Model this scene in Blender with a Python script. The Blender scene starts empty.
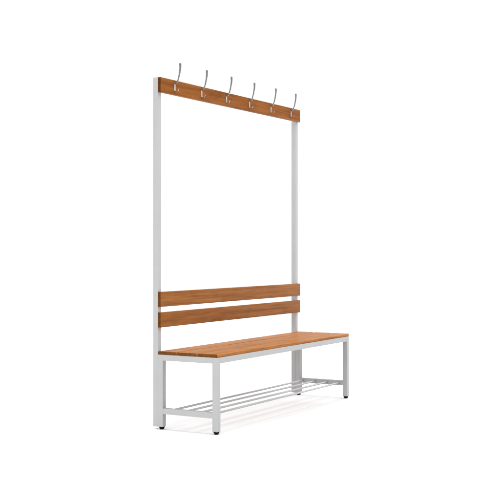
import bpy, bmesh, math, random
from mathutils import Vector, Matrix

random.seed(7)
scene = bpy.context.scene
COL = scene.collection

# ---------------------------------------------------------------- dimensions (metres)
T = 0.030            # square tube
L = 1.569            # overall length
D = 0.359            # seat depth
FOOT = 0.014         # height of the adjustable feet
SEAT_B, SEAT_T = 0.3845, 0.4020
TOP = 1.812          # top of the uprights and of the hook rail
BH, BT = 0.0777, 0.0177     # board height and thickness
Z = Vector((0, 0, 1))


# ---------------------------------------------------------------- materials
def new_mat(name):
    m = bpy.data.materials.new(name)
    m.use_nodes = True
    nt = m.node_tree
    return m, nt, nt.nodes['Principled BSDF']


def ramp(nt, stops):
    r = nt.nodes.new('ShaderNodeValToRGB')
    e = r.color_ramp.elements
    while len(e) < len(stops):
        e.new(0.5)
    for el, (p, c) in zip(e, stops):
        el.position = p
        el.color = (*c, 1) if len(c) == 3 else c
    return r


def noise(nt, vec, scale, detail=4, rough=0.55, dist=0.0):
    n = nt.nodes.new('ShaderNodeTexNoise')
    n.inputs['Scale'].default_value = scale
    n.inputs['Detail'].default_value = detail
    n.inputs['Roughness'].default_value = rough
    n.inputs['Distortion'].default_value = dist
    nt.links.new(vec, n.inputs['Vector'])
    return n


def mixc(nt, a, b, fac, mode='MIX'):
    m = nt.nodes.new('ShaderNodeMix')
    m.data_type = 'RGBA'
    m.blend_type = mode
    for sock, v in ((m.inputs[6], a), (m.inputs[7], b), (m.inputs[0], fac)):
        if hasattr(v, 'is_output'):
            nt.links.new(v, sock)
        else:
            sock.default_value = v
    return m.outputs[2]


def wood_material():
    m, nt, b = new_mat('lacquered_beech')
    tc = nt.nodes.new('ShaderNodeTexCoord')
    oi = nt.nodes.new('ShaderNodeObjectInfo')
    comb = nt.nodes.new('ShaderNodeCombineXYZ')
    for i, k in enumerate((37.0, 11.0, 23.0)):
        mu = nt.nodes.new('ShaderNodeMath')
        mu.operation = 'MULTIPLY'
        mu.inputs[1].default_value = k
        nt.links.new(oi.outputs['Random'], mu.inputs[0])
        nt.links.new(mu.outputs[0], comb.inputs[i])
    add = nt.nodes.new('ShaderNodeVectorMath')
    add.operation = 'ADD'
    nt.links.new(tc.outputs['Object'], add.inputs[0])
    nt.links.new(comb.outputs[0], add.inputs[1])

    def stretched(sx, sy, sz):
        s = nt.nodes.new('ShaderNodeVectorMath')
        s.operation = 'MULTIPLY'
        s.inputs[1].default_value = (sx, sy, sz)
        nt.links.new(add.outputs[0], s.inputs[0])
        return s.outputs[0]

    big = noise(nt, stretched(5.0, 22, 22), 1.0, 4, 0.55, 0.5)        # broad tone along the board
    flame = noise(nt, stretched(2.0, 75, 75), 1.0, 6, 0.6, 0.7)     # growth bands
    fine = noise(nt, stretched(7, 330, 330), 1.0, 5, 0.7, 0.2)       # pores
    c1 = ramp(nt, [(0.28, WOOD[0]), (0.50, WOOD[1]), (0.72, WOOD[2])])
    nt.links.new(flame.outputs['Fac'], c1.inputs[0])
    c2 = ramp(nt, [(0.32, (0.79, 0.75, 0.69)), (0.50, (1, 1, 1)), (0.72, (1.10, 1.09, 1.06))])
    nt.links.new(big.outputs['Fac'], c2.inputs[0])
    c3 = ramp(nt, [(0.33, (0.62, 0.57, 0.52)), (0.50, (1, 1, 1))])
    nt.links.new(fine.outputs['Fac'], c3.inputs[0])
    col = mixc(nt, c1.outputs[0], c2.outputs[0], 0.85, 'MULTIPLY')
    col = mixc(nt, col, c3.outputs[0], 0.7, 'MULTIPLY')
    # sawn ends soak up more stain than the planed faces
    sep = nt.nodes.new('ShaderNodeSeparateXYZ')
    nt.links.new(tc.outputs['Normal'], sep.inputs[0])
    ab = nt.nodes.new('ShaderNodeMath')
    ab.operation = 'ABSOLUTE'
    nt.links.new(sep.outputs[0], ab.inputs[0])
    c4 = ramp(nt, [(0.55, (1, 1, 1)), (0.8, (0.42, 0.42, 0.48))])
    nt.links.new(ab.outputs[0], c4.inputs[0])
    col = mixc(nt, col, c4.outputs[0], 1.0, 'MULTIPLY')
    col = mixc(nt, col, oi.outputs['Color'], 1.0, 'MULTIPLY')       # tone of each single board; on the seat slats it paints in top light
    nt.links.new(col, b.inputs['Base Color'])
    b.inputs['Roughness'].default_value = 0.42
    b.inputs['Specular IOR Level'].default_value = 0.05
    bump = nt.nodes.new('ShaderNodeBump')
    bump.inputs['Strength'].default_value = 0.12
    bump.inputs['Distance'].default_value = 0.001
    nt.links.new(fine.outputs['Fac'], bump.inputs['Height'])
    nt.links.new(bump.outputs[0], b.inputs['Normal'])
    return m


def paint_material():
    m, nt, b = new_mat('grey_powder_coat')
    tc = nt.nodes.new('ShaderNodeTexCoord')
    n = noise(nt, tc.outputs['Object'], 900, 3, 0.6)
    n2 = noise(nt, tc.outputs['Object'], 6, 3, 0.5)
    r = ramp(nt, [(0.3, tuple(v * 0.97 for v in PAINT)), (0.7, tuple(v * 1.02 for v in PAINT))])
    nt.links.new(n2.outputs['Fac'], r.inputs[0])
    nt.links.new(r.outputs[0], b.inputs['Base Color'])
    b.inputs['Roughness'].default_value = 0.65
    b.inputs['Specular IOR Level'].default_value = 0.04
    bump = nt.nodes.new('ShaderNodeBump')
    bump.inputs['Strength'].default_value = 0.08
    bump.inputs['Distance'].default_value = 0.0004
    nt.links.new(n.outputs['Fac'], bump.inputs['Height'])
    nt.links.new(bump.outputs[0], b.inputs['Normal'])
    return m


def metal_material(name, colour, rough):
    m, nt, b = new_mat(name)
    tc = nt.nodes.new('ShaderNodeTexCoord')
    n = noise(nt, tc.outputs['Object'], 160, 3, 0.6)
    r = ramp(nt, [(0.3, tuple(v * 0.92 for v in colour)), (0.7, colour)])
    nt.links.new(n.outputs['Fac'], r.inputs[0])
    nt.links.new(r.outputs[0], b.inputs['Base Color'])
    b.inputs['Metallic'].default_value = 1.0
    b.inputs['Roughness'].default_value = rough
    return m


def rubber_material():
    m, nt, b = new_mat('black_plastic')
    tc = nt.nodes.new('ShaderNodeTexCoord')
    n = noise(nt, tc.outputs['Object'], 300, 3, 0.6)
    r = ramp(nt, [(0.3, (0.0015, 0.0015, 0.0015)), (0.7, (0.003, 0.003, 0.003))])
    nt.links.new(n.outputs['Fac'], r.inputs[0])
    nt.links.new(r.outputs[0], b.inputs['Base Color'])
    b.inputs['Roughness'].default_value = 0.8
    b.inputs['Specular IOR Level'].default_value = 0.1
    return m


def floor_material():
    m, nt, b = new_mat('white_studio_floor')
    tc = nt.nodes.new('ShaderNodeTexCoord')
    n = noise(nt, tc.outputs['Object'], 3, 4, 0.5)
    r = ramp(nt, [(0.3, (0.692, 0.698, 0.706)), (0.7, (0.702, 0.708, 0.716))])
    nt.links.new(n.outputs['Fac'], r.inputs[0])
    nt.links.new(r.outputs[0], b.inputs['Base Color'])
    b.inputs['Roughness'].default_value = 0.9
    b.inputs['Specular IOR Level'].default_value = 0.0
    return m


WOOD = [(0.185, 0.064, 0.011), (0.290, 0.106, 0.021), (0.360, 0.144, 0.035)]
PAINT = (0.378, 0.378, 0.380)
M_WOOD = wood_material()
M_PAINT = paint_material()
M_PLATE = metal_material('satin_steel', (0.50, 0.455, 0.40), 0.45)
M_PRONG = metal_material('dark_nickel', (0.165, 0.17, 0.175), 0.48)
M_FOOT = rubber_material()
M_FLOOR = floor_material()


# ---------------------------------------------------------------- mesh helpers
def link(name, bm, mat, parent=None, origin=(0, 0, 0), smooth=False):
    """Link bm as ONE object whose origin sits at `origin` (world = bench space)."""
    o = Vector(origin)
    bmesh.ops.translate(bm, verts=bm.verts, vec=-o)
    bmesh.ops.recalc_face_normals(bm, faces=bm.faces)
    me = bpy.data.meshes.new(name)
    bm.to_mesh(me)
    bm.free()
    me.materials.append(mat)
    if smooth:
        for p in me.polygons:
            p.use_smooth = True
    ob = bpy.data.objects.new(name, me)
    COL.objects.link(ob)
    if parent is not None:
        ob.parent = parent
        base = Vector((0, 0, 0))
        q = parent
        while q is not None:
            base += q.location
            q = q.parent
        ob.location = o - base
    else:
        ob.location = o
    return ob


def box_bm(x0, x1, y0, y1, z0, z1, bev=0.0015, seg=2):
    bm = bmesh.new()
    bmesh.ops.create_cube(bm, size=1)
    for v in bm.verts:
        v.co = Vector((x0 + (v.co.x + .5) * (x1 - x0), y0 + (v.co.y + .5) * (y1 - y0), z0 + (v.co.z + .5) * (z1 - z0)))
    if bev:
        bmesh.ops.bevel(bm, geom=list(bm.edges), offset=bev, segments=seg, profile=0.5, affect='EDGES')
    return bm


def box(name, mat, parent, x0, x1, y0, y1, z0, z1, bev=0.0009, seg=2):
    bm = box_bm(x0, x1, y0, y1, z0, z1, bev, seg)
    return link(name, bm, mat, parent, ((x0 + x1) / 2, (y0 + y1) / 2, z0))


def ring_loft(bm, rings):
    """rings: list of lists of Vectors (same count) -> closed lofted tube."""
    vs = [[bm.verts.new(p) for p in r] for r in rings]
    n = len(vs[0])
    for a, b in zip(vs, vs[1:]):
        for i in range(n):
            bm.faces.new((a[i], a[(i + 1) % n], b[(i + 1) % n], b[i]))
    bm.faces.new(vs[0][::-1])
    bm.faces.new(vs[-1])


def lathe(bm, profile, centre, n=24):
    rings = [[Vector((centre[0] + r * math.cos(2 * math.pi * i / n), centre[1] + r * math.sin(2 * math.pi * i / n), z))
              for i in range(n)] for r, z in profile]
    ring_loft(bm, rings)


def smooth_path(pts, n=28):
    """Catmull-Rom through (y, z, width, thickness) stations."""
    out = []
    P = [pts[0]] + list(pts) + [pts[-1]]
    segs = len(pts) - 1
    for k in range(n + 1):
        t = k / n * segs
        i = min(int(t), segs - 1)
        u = t - i
        p0, p1, p2, p3 = P[i:i + 4]
        out.append(tuple(0.5 * (2 * b + (c - a) * u + (2 * a - 5 * b + 4 * c - d) * u * u + (3 * b - a - 3 * c + d) * u ** 3)
                         for a, b, c, d in zip(p0, p1, p2, p3)))
    return out


def bent_strip(bm, x, pts, n=56, m=24):
    """Oval-section rod swept along a path lying in the plane X = x."""
    path = smooth_path(pts, n)
    rings = []
    for k, (y, z, w, t) in enumerate(path):
        a = path[max(k - 1, 0)]
        b = path[min(k + 1, n)]
        tan = Vector((0, b[0] - a[0], b[1] - a[1])).normalized()
        nor = Vector((0, -tan.z, tan.y))
        f = 1.0
        c = Vector((x, y, z))
        rings.append([c + Vector((1, 0, 0)) * (w / 2 * f * math.cos(2 * math.pi * i / m)) + nor * (t / 2 * f * math.sin(2 * math.pi * i / m))
                      for i in range(m)])
    # rounded ends
    def cap(ring, direction, size):
        c = sum(ring, Vector()) / len(ring)
        return [[c + (p - c) * s + direction * size * h for p in ring] for s, h in ((0.86, 0.5), (0.5, 0.86), (0.12, 1.0))]
    d0 = (Vector((0, path[0][0] - path[1][0], path[0][1] - path[1][1]))).normalized()
    d1 = (Vector((0, path[-1][0] - path[-2][0], path[-1][1] - path[-2][1]))).normalized()
    rings = cap(rings[0], d0, path[0][3] / 2)[::-1] + rings + cap(rings[-1], d1, path[-1][3] / 2)
    ring_loft(bm, rings)


# ---------------------------------------------------------------- setting
bm = bmesh.new()
bmesh.ops.create_grid(bm, x_segments=1, y_segments=1, size=150)
floor = link('floor', bm, M_FLOOR)
floor['kind'] = 'structure'

# ---------------------------------------------------------------- the bench
bench = bpy.data.objects.new('locker_room_bench', None)
COL.objects.link(bench)
bench['label'] = 'grey steel changing room bench with brown wooden slats, backrest and overhead coat hooks'
bench['category'] = 'bench'

# tall uprights that carry the backrest and the hook rail
for x in (0.0, L - T):
    box('upright', M_PAINT, bench, x, x + T, 0.0, T, FOOT, TOP)

# four legs, each on an adjustable foot
for x in (0.0, L - T):
    for y in (-T, -D):
        leg = box('leg', M_PAINT, bench, x, x + T, y + (-0.0003 if y == -T else 0), y + T + (-0.0003 if y == -T else 0), FOOT, SEAT_B)
        fm = bmesh.new()
        cx, cy = x + T / 2, y + T / 2
        lathe(fm, [(0.0092, 0.0), (0.0104, 0.0012), (0.0122, 0.0062), (0.0150, 0.0098), (0.0156, 0.0112), (0.0156, 0.0140)], (cx, cy))
        link('foot', fm, M_FOOT, leg, (cx, cy, 0), smooth=False)

# seat frame: long rails front and back, short rails at the ends
for y in (-T, -D):
    box('seat_rail', M_PAINT, bench, T, L - T, y, y + T, SEAT_B - T, SEAT_B)
for x in (0.0, L - T):
    box('end_rail', M_PAINT, bench, x, x + T, -D + T, -T, SEAT_B - T, SEAT_B)

# shoe shelf: a flat bar across each end and four round rods between them
for x in (0.0, L - T):
    box('stretcher', M_PAINT, bench, x + 0.001, x + T - 0.001, -D + T, -T, 0.0800, 0.1094)
for y in (-0.052, -0.137, -0.222, -0.307):
    rm = bmesh.new()
    n = 16
    r = 0.0056
    ring_loft(rm, [[Vector((x, y + r * math.cos(2 * math.pi * i / n), 0.0955 + r * math.sin(2 * math.pi * i / n))) for i in range(n)]
                   for x in (T - 0.002, L - T + 0.002)])
    ro = link('shelf_rod', rm, M_PAINT, bench, (L / 2, y, 0.0955))
    for p in ro.data.polygons:
        p.use_smooth = len(p.vertices) == 4

# seat: three slats with gaps
gap = 0.0105
sw = (D - 2 * gap) / 3
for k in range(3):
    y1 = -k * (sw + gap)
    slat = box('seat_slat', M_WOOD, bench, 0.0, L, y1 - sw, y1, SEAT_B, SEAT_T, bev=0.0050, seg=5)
    slat.color = ((1.08, 1.12, 1.22, 1), (1.16, 1.22, 1.35, 1), (1.12, 1.14, 1.2, 1))[k]  # paler than the upright boards: brighter light on the seat put into the colour

# backrest: two boards screwed to the front of the uprights
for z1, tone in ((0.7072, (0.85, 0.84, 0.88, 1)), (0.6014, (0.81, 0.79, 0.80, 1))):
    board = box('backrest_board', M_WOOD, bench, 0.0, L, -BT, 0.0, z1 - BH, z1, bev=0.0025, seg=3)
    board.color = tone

# hook rail and its six hooks
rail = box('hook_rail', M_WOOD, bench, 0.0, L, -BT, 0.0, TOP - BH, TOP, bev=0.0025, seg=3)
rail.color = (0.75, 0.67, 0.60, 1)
ZP = TOP - 0.019          # top of a hook's plate


def make_hook(x):
    h = bpy.data.objects.new('coat_hook', None)
    COL.objects.link(h)
    h.parent = bench
    h.location = (x, -BT, ZP)
    # flat plate on the board, one face proud of the wood
    pm = box_bm(x - 0.0055, x + 0.0055, -BT - 0.0032, -BT, ZP - 0.040, ZP + 0.001, bev=0.0012)
    for zz in (ZP - 0.012, ZP - 0.031):
        sm = bmesh.new()
        rings = [[Vector((x + r * math.cos(2 * math.pi * i / 12), yy, zz + r * math.sin(2 * math.pi * i / 12))) for i in range(12)]
                 for r, yy in ((0.0034, -BT - 0.0030), (0.0034, -BT - 0.0040), (0.0020, -BT - 0.0050))]
        ring_loft(sm, rings)
        me = bpy.data.meshes.new('t')
        sm.to_mesh(me)
        sm.free()
        pm.from_mesh(me)
        bpy.data.meshes.remove(me)
    link('hook_plate', pm, M_PLATE, h, (x, -BT, ZP))
    # long prong: out of the plate's head, sweeping up to a flared tip
    qm = bmesh.new()
    y0 = -BT - 0.0015
    bent_strip(qm, x, [(y0, ZP - 0.002, 0.0110, 0.0056), (y0 - 0.010, ZP + 0.002, 0.0102, 0.0064), (y0 - 0.0200, ZP + 0.018, 0.0098, 0.0068),
                       (y0 - 0.0285, ZP + 0.048, 0.0115, 0.0070), (y0 - 0.0335, ZP + 0.078, 0.0148, 0.0074), (y0 - 0.0335, ZP + 0.102, 0.0178, 0.0086)])
    link('long_prong', qm, M_PRONG, h, (x, -BT, ZP), smooth=True)
    # short lower prong
    qm = bmesh.new()
    zb = ZP - 0.038
    bent_strip(qm, x, [(y0, zb, 0.0080, 0.0040), (y0 - 0.008, zb - 0.004, 0.0070, 0.0042), (y0 - 0.0165, zb - 0.001, 0.0070, 0.0044),
                       (y0 - 0.021, zb + 0.009, 0.0085, 0.0050)], n=40)
    link('short_prong', qm, M_PRONG, h, (x, -BT, ZP), smooth=True)
    return h


HOOK_X = [0.129 + 0.2622 * k for k in range(6)]
first = make_hook(HOOK_X[0])
for x in HOOK_X[1:]:
    h = first.copy()
    COL.objects.link(h)
    h.location.x = x
    for ch in list(first.children):
        c = ch.copy()
        COL.objects.link(c)
        c.parent = h

# ---------------------------------------------------------------- light
w = bpy.data.worlds.new('World')
scene.world = w
w.use_nodes = True
bg = w.node_tree.nodes['Background']
wt = w.node_tree
wtc = wt.nodes.new('ShaderNodeTexCoord')
wsep = wt.nodes.new('ShaderNodeSeparateXYZ')
wt.links.new(wtc.outputs['Generated'], wsep.inputs[0])
wmap = wt.nodes.new('ShaderNodeMapRange')          # white studio dome, brighter overhead
wmap.interpolation_type = 'SMOOTHSTEP'
wmap.inputs['From Min'].default_value = 0.3
wmap.inputs['From Max'].default_value = 0.9
wmap.inputs['To Min'].default_value = 1.03
wmap.inputs['To Max'].default_value = 1.75
wt.links.new(wsep.outputs['Z'], wmap.inputs['Value'])
bg.inputs[0].default_value = (1, 1, 1, 1)
wt.links.new(wmap.outputs['Result'], bg.inputs[1])


def area(name, loc, target, sx, sy, energy, colour=(1, 1, 1)):
    ld = bpy.data.lights.new(name, 'AREA')
    ld.shape = 'RECTANGLE'
    ld.size, ld.size_y = sx, sy
    ld.energy = energy
    ld.color = colour
    ob = bpy.data.objects.new(name, ld)
    COL.objects.link(ob)
    ob.location = loc
    d = Vector(target) - Vector(loc)
    ob.rotation_euler = d.to_track_quat('-Z', 'Y').to_euler()
    return ob


KEY = area('studio_key_light', (L / 2 - 0.3, -0.5, 4.2), (L / 2, -0.2, 0.3), 2.6, 2.6, 25)
# two upright strip lamps in line with the bench, added to draw rod shadows under the seat
CX, CY = L / 2, -0.18
for nm, dx, e in (('left', -1, 80), ('right', 1, 200)):
    area('added_strip_' + nm, (CX + dx * 6, CY, 1.25), (CX, CY, 1.25), 0.2, 1.1, e)
# large lamps added far off, high in front and behind, for floor shadows; low added fill in front
for nm, dy, z, size, e in (('front', -16.0, 17.9, 8.0, 1300), ('rear', 16.0, 17.9, 8.0, 1900), ('low_front', -18.0, 3.0, 3.0, 350)):
    area('added_lamp_' + nm, (CX, CY + dy, z), (CX, CY, 0.05), 0.8, size, e)

# ---------------------------------------------------------------- camera
cam = bpy.data.cameras.new('Camera')
cam.sensor_width = 36
cam.lens = 1102.55 / 500 * 36
cam.shift_y = -1.46 / 500
cam.clip_end = 1000
co = bpy.data.objects.new('Camera', cam)
COL.objects.link(co)
co.location = (-4.6889, -3.2277, 0.93)
co.rotation_euler = (math.radians(90), 0, -1.0513)
scene.camera = co

scene.view_settings.view_transform = 'Standard'
scene.view_settings.look = 'None'
scene.view_settings.exposure = 0
scene.view_settings.gamma = 1
scene.render.resolution_x = scene.render.resolution_y = 1024
